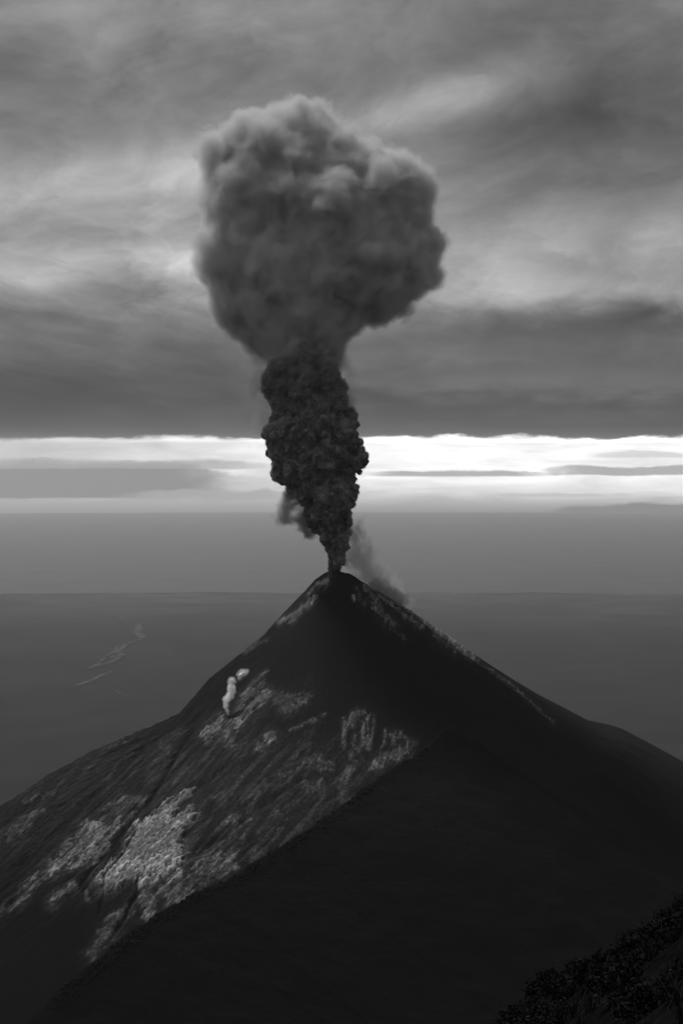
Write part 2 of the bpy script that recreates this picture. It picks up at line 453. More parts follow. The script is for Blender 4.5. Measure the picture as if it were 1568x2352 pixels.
# photo features on the flanks: (points, half width, strength)   bare pale rock in the dark ash
STROKES = [
    # cliffs and streaks left of the crater
    ([(757, 1322), (745, 1340)], 4, .9), ([(752, 1335), (735, 1348), (712, 1372)], 8, .35), ([(725, 1370), (712, 1385), (705, 1395)], 4, .9), ([(700, 1392), (682, 1406), (640, 1430)], 4, .8),
    ([(690, 1406), (664, 1430)], 4, .55), ([(640, 1425), (618, 1438), (600, 1452)], 3, .35), ([(610, 1470), (590, 1478), (560, 1500)], 3, .4),
    # right ridge, long streaks of pale ash
    ([(846, 1345), (856, 1372), (872, 1400), (892, 1420), (905, 1432)], 8, .45), ([(858, 1398), (880, 1416)], 3, .6),
    ([(820, 1350), (826, 1375), (838, 1392)], 5, .28), ([(812, 1372), (814, 1378)], 2, .9), ([(860, 1335), (885, 1378), (920, 1408), (968, 1440)], 5, .5),
    ([(880, 1350), (925, 1390), (975, 1430), (1020, 1462)], 6, .4), ([(940, 1402), (990, 1440), (1030, 1470), (1058, 1492), (1085, 1512)], 3.5, .75), ([(1005, 1460), (1045, 1490)], 8, .4),
    ([(1085, 1512), (1140, 1548), (1200, 1595), (1240, 1632), (1275, 1665)], 2.5, .35), ([(890, 1430), (930, 1470)], 4, .2),
    # broken rock around and below the steam vent
    ([(612, 1540), (585, 1565), (560, 1590), (545, 1612)], 3, .55), ([(600, 1570), (575, 1595), (560, 1610)], 8, .45), ([(560, 1600), (545, 1640)], 10, .35),
    ([(612, 1598), (590, 1612), (560, 1640), (532, 1668)], 11, .75), ([(640, 1605), (660, 1615), (700, 1598)], 14, .42), ([(655, 1630), (672, 1622)], 9, .6), ([(700, 1612), (712, 1600)], 4, .6),
    ([(505, 1655), (490, 1672), (475, 1690)], 9, .6), ([(500, 1680), (515, 1700), (530, 1710)], 10, .35), ([(525, 1672), (520, 1690)], 6, .7),
    ([(620, 1690), (614, 1706), (600, 1715)], 9, .7), ([(598, 1718), (612, 1712)], 10, .55),
    ([(667, 1680), (700, 1662), (745, 1640)], 3, .5), ([(700, 1665), (730, 1655)], 3, .4), ([(690, 1720), (672, 1745)], 4, .35), ([(705, 1705), (695, 1712)], 7, .4),
    # the middle outcrop: arches and ribs of rock
    ([(792, 1650), (790, 1690), (792, 1715)], 4, .6), ([(800, 1665), (812, 1645), (832, 1634), (845, 1640)], 6, .65), ([(843, 1645), (842, 1665), (846, 1690), (842, 1710)], 3, .6), ([(832, 1660), (834, 1700), (832, 1712)], 4, .8),
    ([(858, 1645), (856, 1680), (852, 1705)], 3, .45), ([(815, 1690), (816, 1715), (824, 1725)], 4, .6), ([(826, 1720), (850, 1715)], 5, .35), ([(885, 1680), (884, 1700), (875, 1725), (862, 1755)], 4, .6),
    ([(900, 1690), (905, 1700), (918, 1690), (912, 1680)], 5, .6), ([(930, 1690), (938, 1700), (952, 1705), (945, 1720)], 5, .5), ([(952, 1700), (945, 1740), (936, 1755)], 2, .35), ([(905, 1710), (925, 1712)], 5, .45),
    ([(868, 1748), (880, 1742), (905, 1735), (930, 1722)], 11, .62), ([(862, 1756), (868, 1762)], 6, .9), ([(842, 1770), (860, 1764)], 4, .55), ([(805, 1730), (815, 1750), (810, 1765)], 8, .45),
    ([(830, 1740), (845, 1760)], 7, .3), ([(797, 1765), (790, 1790), (785, 1815)], 8, .5), ([(790, 1800), (786, 1835)], 9, .4), ([(808, 1760), (795, 1775)], 5, .5),
    # layered cliffs in the middle
    ([(645, 1785), (670, 1770), (700, 1752), (735, 1745), (765, 1755)], 5, .5), ([(665, 1756), (700, 1745), (740, 1735)], 4, .4), ([(650, 1788), (680, 1766), (715, 1757), (760, 1765)], 5, .35),
    ([(700, 1800), (712, 1812), (730, 1808)], 8, .5), ([(735, 1770), (745, 1765), (765, 1768)], 4, .6), ([(740, 1800), (738, 1815), (735, 1830)], 6, .4), ([(590, 1805), (630, 1803)], 5, .35), ([(660, 1800), (655, 1840)], 14, .22),
    ([(590, 1820), (580, 1850), (570, 1880)], 7, .38), ([(540, 1880), (535, 1910)], 10, .42), ([(540, 1895), (538, 1900)], 8, .4), ([(640, 1870), (655, 1880)], 5, .4), ([(560, 1840), (600, 1795), (640, 1770)], 4, .22),
    ([(650, 1900), (625, 1925)], 4, .45), ([(680, 1910), (700, 1885), (740, 1850)], 5, .3), ([(760, 1850), (720, 1885), (690, 1915)], 8, .18), ([(635, 1860), (640, 1870), (645, 1876)], 4, .4),
    # the flank at the far left
    ([(60, 1842), (90, 1830), (118, 1822)], 6, .3), ([(50, 1880), (75, 1872), (100, 1862)], 5, .3), ([(20, 1920), (40, 1905), (60, 1890)], 9, .3), ([(255, 1720), (270, 1705), (285, 1700)], 4, .3), ([(380, 1720), (398, 1690), (415, 1680)], 10, .22),
    ([(0, 1930), (20, 1915)], 6, .25), ([(130, 1790), (160, 1775), (200, 1765)], 5, .15),
    # boulder ribs left of the gully
    ([(205, 1905), (180, 1930), (150, 1965), (120, 1995)], 13, .62), ([(235, 1905), (215, 1940), (190, 1962)], 14, .66), ([(220, 1952), (195, 1975), (165, 1992)], 7, .6), ([(120, 1995), (95, 2010), (70, 2035), (40, 2065)], 10, .4),
    ([(275, 1880), (262, 1910), (235, 1950), (215, 1975)], 6, .55), ([(170, 2035), (150, 2048), (130, 2060), (118, 2072)], 8, .45), ([(240, 1865), (285, 1840), (320, 1838)], 7, .35), ([(330, 1840), (310, 1870), (285, 1890)], 6, .42),
    ([(300, 1850), (270, 1850), (240, 1880)], 9, .25), ([(200, 2050), (203, 2070)], 4, .35), ([(300, 1905), (296, 1925)], 5, .4), ([(40, 2065), (0, 2100)], 8, .25), ([(160, 1780), (130, 1800)], 4, .1),
    # below the big outcrop, in front of the dark ridge
    ([(250, 2140), (225, 2170), (210, 2190)], 10, .3), ([(300, 2085), (270, 2110), (240, 2150)], 12, .35), ([(330, 2055), (345, 2080), (350, 2100)], 14, .45), ([(380, 2050), (400, 2065), (420, 2050)], 18, .40), ([(410, 2010), (390, 2020)], 8, .7),
    ([(440, 2010), (480, 1990), (530, 1985)], 9, .42), ([(430, 1975), (470, 1975), (540, 1960)], 9, .42), ([(480, 1990), (510, 2000), (540, 1990)], 9, .38), ([(450, 1960), (500, 1945), (560, 1925)], 6, .25), ([(460, 2030), (500, 2010)], 12, .30), ([(490, 1970), (540, 1968)], 5, .5),
]
OUTCROP = [(236, 2010), (250, 1992), (276, 1965), (290, 1930), (305, 1905), (330, 1885), (372, 1850), (430, 1815), (455, 1810), (420, 1850), (395, 1885), (440, 1865), (462, 1872), (430, 1905), (412, 1945), (430, 1962), (400, 1990), (360, 2010), (318, 2045), (330, 2025), (300, 2030), (262, 2045), (240, 2052), (235, 2035)]
BRIGHT = [([(240, 2020), (290, 1990), (330, 1995), (375, 1980), (405, 1955)], 14, .95), ([(300, 1935), (320, 1905)], 8, .95), ([(290, 1960), (262, 1995)], 6, .9), ([(362, 1880), (390, 1860)], 5, .8), ([(330, 2030), (375, 2000), (402, 1980)], 9, 1.0), ([(320, 1960), (360, 1930), (420, 1880)], 9, .75), ([(330, 1940), (400, 1890), (440, 1855)], 6, .6)]
# gullies: photo polyline, half width, depth in metres
GULLIES = [([(440, 1680), (415, 1715), (375, 1790), (340, 1840), (300, 1885), (262, 1935), (215, 1990), (185, 2030), (160, 2055)], 6, 9),
           ([(310, 1915), (285, 1960), (262, 1990), (240, 2010), (236, 2055), (230, 2090)], 5, 8),
           ([(320, 2040), (300, 2075), (285, 2110), (255, 2150)], 6, 10), ([(470, 1700), (400, 1770), (340, 1850)], 6, 4), ([(330, 1720), (250, 1800), (150, 1890), (60, 1980)], 9, 5),
           ([(560, 1720), (500, 1780), (420, 1830), (350, 1880)], 7, 4), ([(690, 1790), (600, 1850), (500, 1930), (450, 1960)], 8, 5), ([(200, 1840), (120, 1920), (30, 2010)], 10, 5), ([(240, 1985), (190, 2040), (110, 2110)], 8, 5),
           ([(205, 1905), (150, 1960), (60, 2040), (0, 2100)], 5, 6), ([(480, 1700), (505, 1690), (530, 1720)], 6, 4), ([(838, 1330), (862, 1360), (890, 1400), (960, 1450)], 5, 3)]

def terrain(X, Y):
    dx, dy = X - SUMMIT[0], Y - SUMMIT[1]
    r = np.hypot(dx, dy); th = np.arctan2(dy, dx)
    grow = sstep(50, 380, r)
    # radial gullies and ribs
    arc = th * 14.0
    left = sstep(-2.0, -2.7, np.where(th > 1.4, th - 2 * np.pi, th))           # the rougher left flank
    wob = fbm(dx / 160, dy / 160, seed=5, octaves=2) * 0.35
    rib = fbm(arc + wob, r / 420, seed=21, octaves=3, ridge=True)
    rib2 = fbm(arc * 3.1 + wob * 2, r / 160, seed=33, octaves=3, gain=0.55)
    z = SUMMIT[2] - cone_base(r, th)
    z = z + grow * ((rib - 0.4) * (2.0 + 5.5 * left) + rib2 * (0.6 + 1.6 * left))
    z = z + grow * fbm(X / 55, Y / 55, seed=41, octaves=5, gain=.55) * (1.5 + 5.0 * left)
    # small broken edge of the crater
    z = z - 6.0 * np.exp(-(((dx - 4) / 16) ** 2 + ((dy - 20) / 16) ** 2))
    z = z + fbm(X / 14, Y / 14, seed=51, octaves=3) * 1.6 * sstep(200, 20, r)
    z = z + (fbm(X / 21, Y / 21, seed=55, octaves=4, gain=.6, ridge=True) - .3) * 3.4 * left * sstep(40, 110, r)
    zr, d, par, side = ridge_height(X, Y)
    zr = zr + fbm(X / 130, Y / 130, seed=61, octaves=3) * 7 * sstep(4, 70, d) + fbm(X / 22, Y / 22, seed=71, octaves=4, gain=.55) * 2.0 * sstep(0, 10, d)
    zr = zr + fbm(X / 30, Y / 30, seed=66, octaves=3) * 3.2 + fbm(X / 75, Y / 75, seed=68, octaves=2) * 6.0 + fbm(X / 8, Y / 8, seed=67, octaves=2) * 0.9
    k = 2.5 + 16.0 * sstep(2.6, 1.2, par)
    h = np.clip(0.5 + 0.5 * (zr - z) / k / 3, 0, 1)
    zz = z + (zr - z) * h + k * 3 * h * (1 - h) * 0.5
    return zz, h, left, r, th

def flank_marks(P, h, left, X, Y, r, th):
    px, py = project(P)
    wx = fbm(X / 26, Y / 26, seed=81, octaves=3) * 7.0; wy = fbm(X / 26, Y / 26, seed=91, octaves=3) * 7.0
    qx, qy = px + wx, py + wy
    # the rock is broken: grainy, and streaked down the fall line
    g1 = fbm(X / 6.0, Y / 6.0, P[..., 2] / 6.0, seed=201, octaves=4, gain=.72) * 1.5
    def along(deg, L, W_, seed):
        c, s_ = math.cos(R(deg)), math.sin(R(deg))
        return fbm((px * c - py * s_) / L, (px * s_ + py * c) / W_, seed=seed, octaves=6, gain=.66) * 1.6
    mixm = sstep(560, 760, px)
    g2 = along(41, 46, 10, 211) * (1 - mixm) + along(68, 34, 9, 213) * mixm
    g3 = fbm(X / 2.6, Y / 2.6, seed=221, octaves=2, gain=.7) * 1.5
    g4 = fbm(X / 24, Y / 24, seed=231, octaves=4, gain=.6) * 1.5
    tex = np.clip(0.40 + 0.55 * g1 + 0.80 * g2 + 0.40 * g3, 0, 1.6)
    rock = np.zeros(px.shape); body = np.zeros(px.shape)
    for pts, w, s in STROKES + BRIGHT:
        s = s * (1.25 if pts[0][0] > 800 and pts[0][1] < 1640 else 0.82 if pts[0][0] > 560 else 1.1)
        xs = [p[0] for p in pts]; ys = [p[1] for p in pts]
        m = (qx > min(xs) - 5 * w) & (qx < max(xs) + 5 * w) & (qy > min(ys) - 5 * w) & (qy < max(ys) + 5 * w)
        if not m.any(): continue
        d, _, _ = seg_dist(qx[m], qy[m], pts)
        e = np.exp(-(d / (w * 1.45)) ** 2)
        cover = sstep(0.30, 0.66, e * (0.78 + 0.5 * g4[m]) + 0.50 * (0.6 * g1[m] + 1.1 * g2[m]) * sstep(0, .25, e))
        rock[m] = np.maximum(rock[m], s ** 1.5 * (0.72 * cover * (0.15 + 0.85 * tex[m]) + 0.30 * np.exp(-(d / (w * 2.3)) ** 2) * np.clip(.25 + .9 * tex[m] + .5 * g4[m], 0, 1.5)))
    m = (px > 200) & (px < 480) & (py > 1780) & (py < 2080)
    sd = np.full(px.shape, -99.0)
    sd[m] = poly_sdf(px[m] + wx[m] * .45, py[m] + wy[m] * .45, OUTCROP)
    inside = sstep(-6, 9, sd + np.where(sd > -60, 9 * g2 + 5 * g1, 0))
    rock = np.maximum(rock, inside * 0.62 * (0.30 + 0.85 * tex))
    rock = np.clip(rock, 0, 1) * (1 - 0.6 * np.exp(-(g2 / 0.13) ** 2))      # dark runnels in the pale rock
    dust = left * (0.014 + 0.04 * tex) * sstep(150, 420, r)
    # faint streaks of older rock down the left flank
    streak = along(46, 150, 16, 101) * .8
    area = sstep(1600, 1800, py) * sstep(2150, 1980, py) * sstep(60, 380, px) * sstep(960, 700, px)
    rock = np.maximum(rock, area * (0.028 + 0.13 * sstep(-0.1, 0.5, streak)) * (0.25 + 1.0 * tex))
    rock = np.maximum(rock, dust * (0.6 + sstep(-.1, .5, streak)) * sstep(2130, 1900, py))
    rock = rock * (1 - h)
    cut = np.zeros(px.shape)
    for pts, w, dep in GULLIES:
        xs = [p[0] for p in pts]; ys = [p[1] for p in pts]
        m = (px > min(xs) - 4 * w) & (px < max(xs) + 4 * w) & (py > min(ys) - 4 * w) & (py < max(ys) + 4 * w)
        if not m.any(): continue
        d, par, _ = seg_dist(px[m] + wx[m] * .5, py[m] + wy[m] * .5, pts)
        cut[m] = np.maximum(cut[m], 0.62 * dep * np.exp(-(d / (w * .9)) ** 2))
    crag = fbm(X / 17, Y / 17, seed=111, octaves=5, gain=.62, ridge=True)
    dz = -cut * (1 - h) + inside * 4.0 * (1 - h) + np.clip(rock * 1.6, 0, 1) * (crag - 0.2) * 7.5
    rock = rock * (1 - 0.75 * sstep(1, 4.5, cut))
    return rock, dz, sd, px, py

# polar grid round the crater, finest on the side in view
def theta_samples():
    front = np.concatenate([np.linspace(-R(205), -R(105), 780, endpoint=False), np.linspace(-R(105), R(22), 520, endpoint=False)])
    back = np.linspace(R(22), R(155), 70, endpoint=False)
    return np.concatenate([front, back])
TH = theta_samples()
RR = np.concatenate([[0.0], np.linspace(1.5, 1000, 560), 1000 * (9.0 ** np.linspace(0, 1, 50)[1:])])
nt, nr = len(TH), len(RR)
rg, tg = np.meshgrid(RR, TH, indexing='ij')
X = SUMMIT[0] + rg * np.cos(tg); Y = SUMMIT[1] + rg * np.sin(tg)
Z, Hm, Lm, _r, _t = terrain(X, Y)
P = np.stack([X, Y, Z], -1)
rock, dz, sd, PX, PY = flank_marks(P, Hm, Lm, X, Y, rg, np.where(_t > 1.4, _t - 2 * np.pi, _t))
P[..., 2] += dz * sstep(6, 30, rg)
i = np.arange(nr - 1)[:, None]; j = np.arange(nt)[None, :]
j2 = (j + 1) % nt
Fq = np.stack(np.broadcast_arrays(i * nt + j, (i + 1) * nt + j, (i + 1) * nt + j2, i * nt + j2), -1).reshape(-1, 4)
Vv = P.reshape(-1, 3); rockv = rock.reshape(-1); scrubv = sstep(3500, 3400, P[..., 2] + fbm(X / 40, Y / 40, seed=301, octaves=4) * 40).reshape(-1); hv = Hm.reshape(-1)
fc = Fq[:, 0]
fpx, fpy = PX.reshape(-1)[fc], PY.reshape(-1)[fc]
front = (rg.reshape(-1)[fc] < 990)
onridge = hv[fc] > 0.5
regions = np.zeros(len(Fq), int)                                       # 0 = ash cone
regions[onridge] = 1                                                    # 1 = shoulder ridge
rk = rockv[fc]
regions[front & ~onridge & (sd.reshape(-1)[fc] > 0)] = 2                # 2 = pale outcrop
regions[front & ~onridge & (rk > .22) & (fpx > 780) & (fpx < 960) & (fpy > 1625) & (fpy < 1850)] = 3
regions[front & ~onridge & (rk > .25) & (fpx > 465) & (fpx < 720) & (fpy > 1585) & (fpy < 1722)] = 4
regions[front & ~onridge & (rk > .25) & (fpx > 20) & (fpx < 300) & (fpy > 1890) & (fpy < 2080) & (regions != 2)] = 5
regions[front & ~onridge & (rk > .25) & (fpx > 575) & (fpx < 780) & (fpy > 1725) & (fpy < 1850)] = 6

def sub_mesh(name, faces):
    idx, inv = np.unique(faces.ravel(), return_inverse=True)
    me = mesh_from(name, Vv[idx], inv.reshape(-1, 4)[:, ::-1])
    set_attr(me, 'rock', rockv[idx]); set_attr(me, 'scrub', scrubv[idx])
    return me
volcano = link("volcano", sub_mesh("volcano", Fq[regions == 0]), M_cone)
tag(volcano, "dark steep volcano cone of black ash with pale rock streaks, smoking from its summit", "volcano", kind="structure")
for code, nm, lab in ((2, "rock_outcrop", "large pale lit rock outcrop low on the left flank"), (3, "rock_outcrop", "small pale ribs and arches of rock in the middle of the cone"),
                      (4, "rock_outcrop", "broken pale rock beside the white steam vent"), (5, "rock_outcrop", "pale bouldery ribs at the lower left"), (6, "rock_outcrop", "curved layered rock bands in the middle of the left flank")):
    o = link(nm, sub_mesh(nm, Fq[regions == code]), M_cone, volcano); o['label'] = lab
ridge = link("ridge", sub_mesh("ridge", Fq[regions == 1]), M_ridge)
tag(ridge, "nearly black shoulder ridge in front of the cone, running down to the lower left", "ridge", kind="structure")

# ------------------------------------------------------------------ plain, sea, river
RE = 6371e3 * 7 / 6
def drop(x, y): return -(x * x + y * y) / (2 * RE)
def coast_y(x): return 55500 + 900 * np.sin(x / 9000.0 + 1) - 0.05 * x + fbm(x / 2500.0, x * 0 + 4.0, seed=9, octaves=4) * 900
nth = 360
az = np.linspace(-math.pi, math.pi, nth, endpoint=False)
def disc(name, radii, offset, keep=None):
    rgd, ag = np.meshgrid(radii, az, indexing='ij')
    x = rgd * np.sin(ag); y = rgd * np.cos(ag)
    if keep is not None: x, y = keep(x, y)
    v = np.stack([x, y, drop(x, y) + offset], -1).reshape(-1, 3)
    ii = np.arange(len(radii) - 1)[:, None]; jj = np.arange(nth)[None, :]; jk = (jj + 1) % nth
    f = np.stack(np.broadcast_arrays(ii * nth + jj, ii * nth + jk, (ii + 1) * nth + jk, (ii + 1) * nth + jj), -1).reshape(-1, 4)
    return v, f[:, ::-1]
v, f = disc("sea", np.concatenate([[200.0], np.geomspace(3000, 236000, 150)]), 0.0)
m, t, out = new_mat("sea_water")
b = grey_bsdf(t, out, 0.015, 0.32, 0.15)
b.inputs['IOR'].default_value = 1.33
co = obj_coord(t)
nn = noise(t, co, 0.0006, 5, 0.6).step(0.3, 0.7, 0.36, 0.40)
t.links.new(nn.v, b.inputs['Roughness'])
sea = link("sea", mesh_from("sea", v, f), m)
tag(sea, "calm grey sea fading into haze below the bright horizon", "sea", kind="structure")

# land sheet: a grid fanned out from below the camera, ending at the coast
xs = np.linspace(-1, 1, 321); ys = np.concatenate([np.linspace(-60000, 9000, 12), np.geomspace(10000, 54000, 120)])
gx, gy = np.meshgrid(xs, ys, indexing='xy')
wid = 60000 + 0 * gy
lx = np.sign(gx) * np.abs(gx) ** 1.6 * wid
cy = coast_y(lx)
ly = np.where(gy > 9000, 9000 + (gy - 9000) / 45000 * (cy - 9000), gy)
inland = sstep(54000, 15000, np.hypot(lx, ly)) * 260
lz = drop(lx, ly) + 14 + inland + fbm(lx / 3000, ly / 3000, seed=13, octaves=4) * 25 * sstep(0, 200, inland)
v = np.stack([lx, ly, lz], -1).reshape(-1, 3)
a_, b_ = len(ys), len(xs)
ii = np.arange(a_ - 1)[:, None]; jj = np.arange(b_ - 1)[None, :]
f = np.stack(np.broadcast_arrays(ii * b_ + jj, ii * b_ + jj + 1, (ii + 1) * b_ + jj + 1, (ii + 1) * b_ + jj), -1).reshape(-1, 4)
m, t, out = new_mat("plain_fields")
co = obj_coord(t)
n1 = noise(t, co, 0.00025, 6, 0.6); n2 = noise(t, co, 0.0012, 5, 0.65)
mp = t.nodes.new('ShaderNodeTexVoronoi'); mp.inputs['Scale'].default_value = 0.0011
t.links.new(co, mp.inputs['Vector'])
cell = Ex(t, mp.outputs['Color'])
grey_bsdf(t, out, (n1 * 0.016 + 0.003 + attr(t, 'coast_haze') * n1 * 0.055) * (n2 * 0.9 + 0.5) * (cell * 0.7 + 0.6), 1.0, 0.0)
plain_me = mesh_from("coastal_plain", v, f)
set_attr(plain_me, "coast_haze", sstep(16000, 0, cy - ly).reshape(-1))  # haze painted into the ground colour: the plain pales toward the shore
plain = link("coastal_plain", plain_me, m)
tag(plain, "dim flat coastal plain far below, seen through haze", "plain", kind="structure")

def plain_point(px, py):
    """Where the sight line of a photo point meets the plain."""
    D = 20000.0
    for _ in range(40):
        p = at(px, py, D)
        z = float(drop(p[0], p[1])) + 16 + 260 * float(sstep(54000, 15000, np.hypot(p[0], p[1])))
        dep = -(at(px, py, 1.0)[2] - CAM[2])
        D = (CAM[2] - z) / dep
    return at(px, py, D)
m_riv, t, out = new_mat("river_gravel")
grey_bsdf(t, out, noise(t, obj_coord(t), 0.004, 4, 0.6).step(0.36, 0.70, 0.015, 0.085), 1.0, 0.0)
rv, rf = [], []
for pts, w0 in (([(235, 1385), (243, 1405), (268, 1418), (318, 1433), (322, 1452), (330, 1470), (300, 1478), (272, 1488), (262, 1500), (240, 1512)], 3.0),
                ([(312, 1440), (318, 1462), (328, 1470)], 6.0), ([(290, 1484), (268, 1502), (282, 1508), (255, 1525), (205, 1537)], 5.0), ([(285, 1500), (258, 1518), (262, 1508)], 4.0),
                ([(245, 1512), (225, 1530), (203, 1540)], 4.0), ([(262, 1545), (240, 1552), (205, 1570), (165, 1582)], 3.5), ([(265, 1590), (290, 1605)], 3.0)):
    pw = [np.array(p, float) for p in pts]
    fine = []
    for k in range(len(pw) - 1):
        for s_ in np.linspace(0, 1, 8, endpoint=False): fine.append(pw[k] + (pw[k + 1] - pw[k]) * s_)
    fine.append(pw[-1]); fine = np.array(fine)
    fine[:, 0] += fbm(fine[:, 1] / 9, fine[:, 0] / 14, seed=7, octaves=3) * 7
    q = np.array([plain_point(*p) for p in fine])
    base = len(rv)
    for k in range(len(q)):
        tdir = q[min(k + 1, len(q) - 1)] - q[max(k - 1, 0)]; tdir[2] = 0; tdir /= np.linalg.norm(tdir)
        sd_ = np.array([-tdir[1], tdir[0], 0])
        e = min(1, k / 5 + .2, (len(q) - 1 - k) / 5 + .2)
        w = w0 * 9.0 * e * (0.35 + 0.75 * random.random()) * np.linalg.norm(q[k]) / 30000
        w = w * (1.0 + 1.6 * abs(tdir[0]))
        for s_ in (-1, 1): rv.append(q[k] + sd_ * w * s_ + np.array([0, 0, 30.0 + 0.6 * base / 20]))
        if k: rf.append((base + 2 * k - 2, base + 2 * k - 1, base + 2 * k + 1, base + 2 * k))
river = link("river", mesh_from("river", np.array(rv), np.array(rf)), m_riv)
tag(river, "pale braided river bed winding faintly across the plain left of the cone", "river", kind="structure")

# ------------------------------------------------------------------ haze
HAZE_DENSITY = 5.3e-6
def box_mesh(name, lo, hi):
    v = [(x, y, z) for x in (lo[0], hi[0]) for y in (lo[1], hi[1]) for z in (lo[2], hi[2])]
    f = [(0, 1, 3, 2), (4, 6, 7, 5), (0, 4, 5, 1), (2, 3, 7, 6), (0, 2, 6, 4), (1, 5, 7, 3)]
    return mesh_from(name, np.array(v), np.array(f), False)
haze = link("haze", box_mesh("haze", (-237000, -237000, float(drop(237000, 0)) - 1), (237000, 237000, 4540)), vol_mat("haze_air", HAZE_DENSITY, 0.995, 0.4))
tag(haze, "thin even haze over the whole landscape", kind="stuff")

# ------------------------------------------------------------------ billowing ash and steam
_ico = {}
def ico(sub):
    if sub not in _ico:
        import bmesh
        bm = bmesh.new(); bmesh.ops.create_icosphere(bm, subdivisions=sub, radius=1.0)
        _ico[sub] = (np.array([v.co[:] for v in bm.verts]), np.array([[v.index for v in f.verts] for f in bm.faces])); bm.free()
    return _ico[sub]
def balls_mesh(name, cen, rad, sub=2):
    v, f = ico(sub)
    V = (v[None] * rad[:, None, None] + cen[:, None, :]).reshape(-1, 3)
    Fc = (f[None] + (np.arange(len(cen)) * len(v))[:, None, None]).reshape(-1, 3)
    return mesh_from(name, V, Fc)
def voxel(me, size):
    """The joined outer skin of a mesh of overlapping balls, as vertices, faces and normals."""
    o = bpy.data.objects.new("puff", me); C.objects.link(o)
    md = o.modifiers.new("r", 'REMESH'); md.mode = 'VOXEL'; md.voxel_size = size; md.use_smooth_shade = True
    dg = bpy.context.evaluated_depsgraph_get()
    m2 = bpy.data.meshes.new_from_object(o.evaluated_get(dg))
    n = len(m2.vertices)
    co = np.empty(n * 3, np.float32); m2.vertices.foreach_get('co', co)
    no = np.empty(n * 3, np.float32); m2.vertices.foreach_get('normal', no)
    k = len(m2.polygons); li = np.empty(len(m2.loops), np.int32); m2.loops.foreach_get('vertex_index', li)
    bpy.data.objects.remove(o); bpy.data.meshes.remove(m2); bpy.data.meshes.remove(me)
    return co.reshape(-1, 3), li.reshape(k, 4), no.reshape(-1, 3)

def fill_balls(poly, D, rmin, rmax, n, levels, depth=1.0, seed=1, edge=0.92, dshift=0.0, erode=0.0):
    """Balls filling the body whose outline from the camera is the photo polygon poly, its middle at distance D."""
    g = np.random.default_rng(seed)
    s = D / F
    W = np.array([at(p[0], p[1], D) for p in poly]); pw = [(w[0], w[2]) for w in W]
    lo_, hi_ = W.min(0), W.max(0)
    cand = g.uniform([lo_[0], lo_[2]], [hi_[0], hi_[2]], (n * 40, 2))
    d = poly_sdf(cand[:, 0], cand[:, 1], pw) - erode
    ok = d > rmin * 0.6
    cand, d = cand[ok], d[ok]
    keep = g.permutation(len(cand))[:n]; cand, d = cand[keep], d[keep]
    # half depth grows from the outline inward like a rounded body
    body = max(d.max(), rmin)
    half = np.sqrt(np.maximum(body ** 2 - (body - d) ** 2, 0)) * depth
    r = np.minimum(np.clip(g.uniform(rmin, rmax, len(d)), rmin, rmax), d * edge)
    yy = g.uniform(-1, 1, len(d)); yy = np.sign(yy) * np.abs(yy) ** 0.5 * np.maximum(half - r, 0)
    cen = np.stack([cand[:, 0], D + yy + dshift, cand[:, 1]], 1); rad = r
    base_c, base_r = cen, rad
    for (cnt, flo, fhi, smin) in levels:
        pick = g.integers(0, len(base_c), cnt)
        dirn = g.normal(size=(cnt, 3)); dirn /= np.linalg.norm(dirn, axis=1)[:, None]
        c2 = base_c[pick] + dirn * base_r[pick, None] * 0.95
        r2 = np.maximum(base_r[pick] * g.uniform(flo, fhi, cnt), smin)
        dd = poly_sdf(c2[:, 0], c2[:, 2], pw) - erode
        # stay on the outside of the heap and within its outline
        out_ = np.ones(cnt, bool)
        for a in range(0, cnt, 400):
            q = np.linalg.norm(c2[a:a + 400, None, :] - cen[None], axis=2) - cen_r(rad)[None]
            out_[a:a + 400] = q.min(1) > -0.35 * r2[a:a + 400]
        okk = out_ & (dd > r2 * 0.15)
        c2, r2 = c2[okk], r2[okk]
        cen = np.concatenate([cen, c2]); rad = np.concatenate([rad, r2]); base_c, base_r = c2, r2
    return cen, rad
def cen_r(r): return r

def billow_disp(co, scale, amp, octaves=4, gain=0.5, seed=0):
    b = fbm(co[:, 0] / scale, co[:, 1] / scale, co[:, 2] / scale, seed=seed, octaves=octaves, gain=gain, billow=True)
    return (b - 0.35) * amp

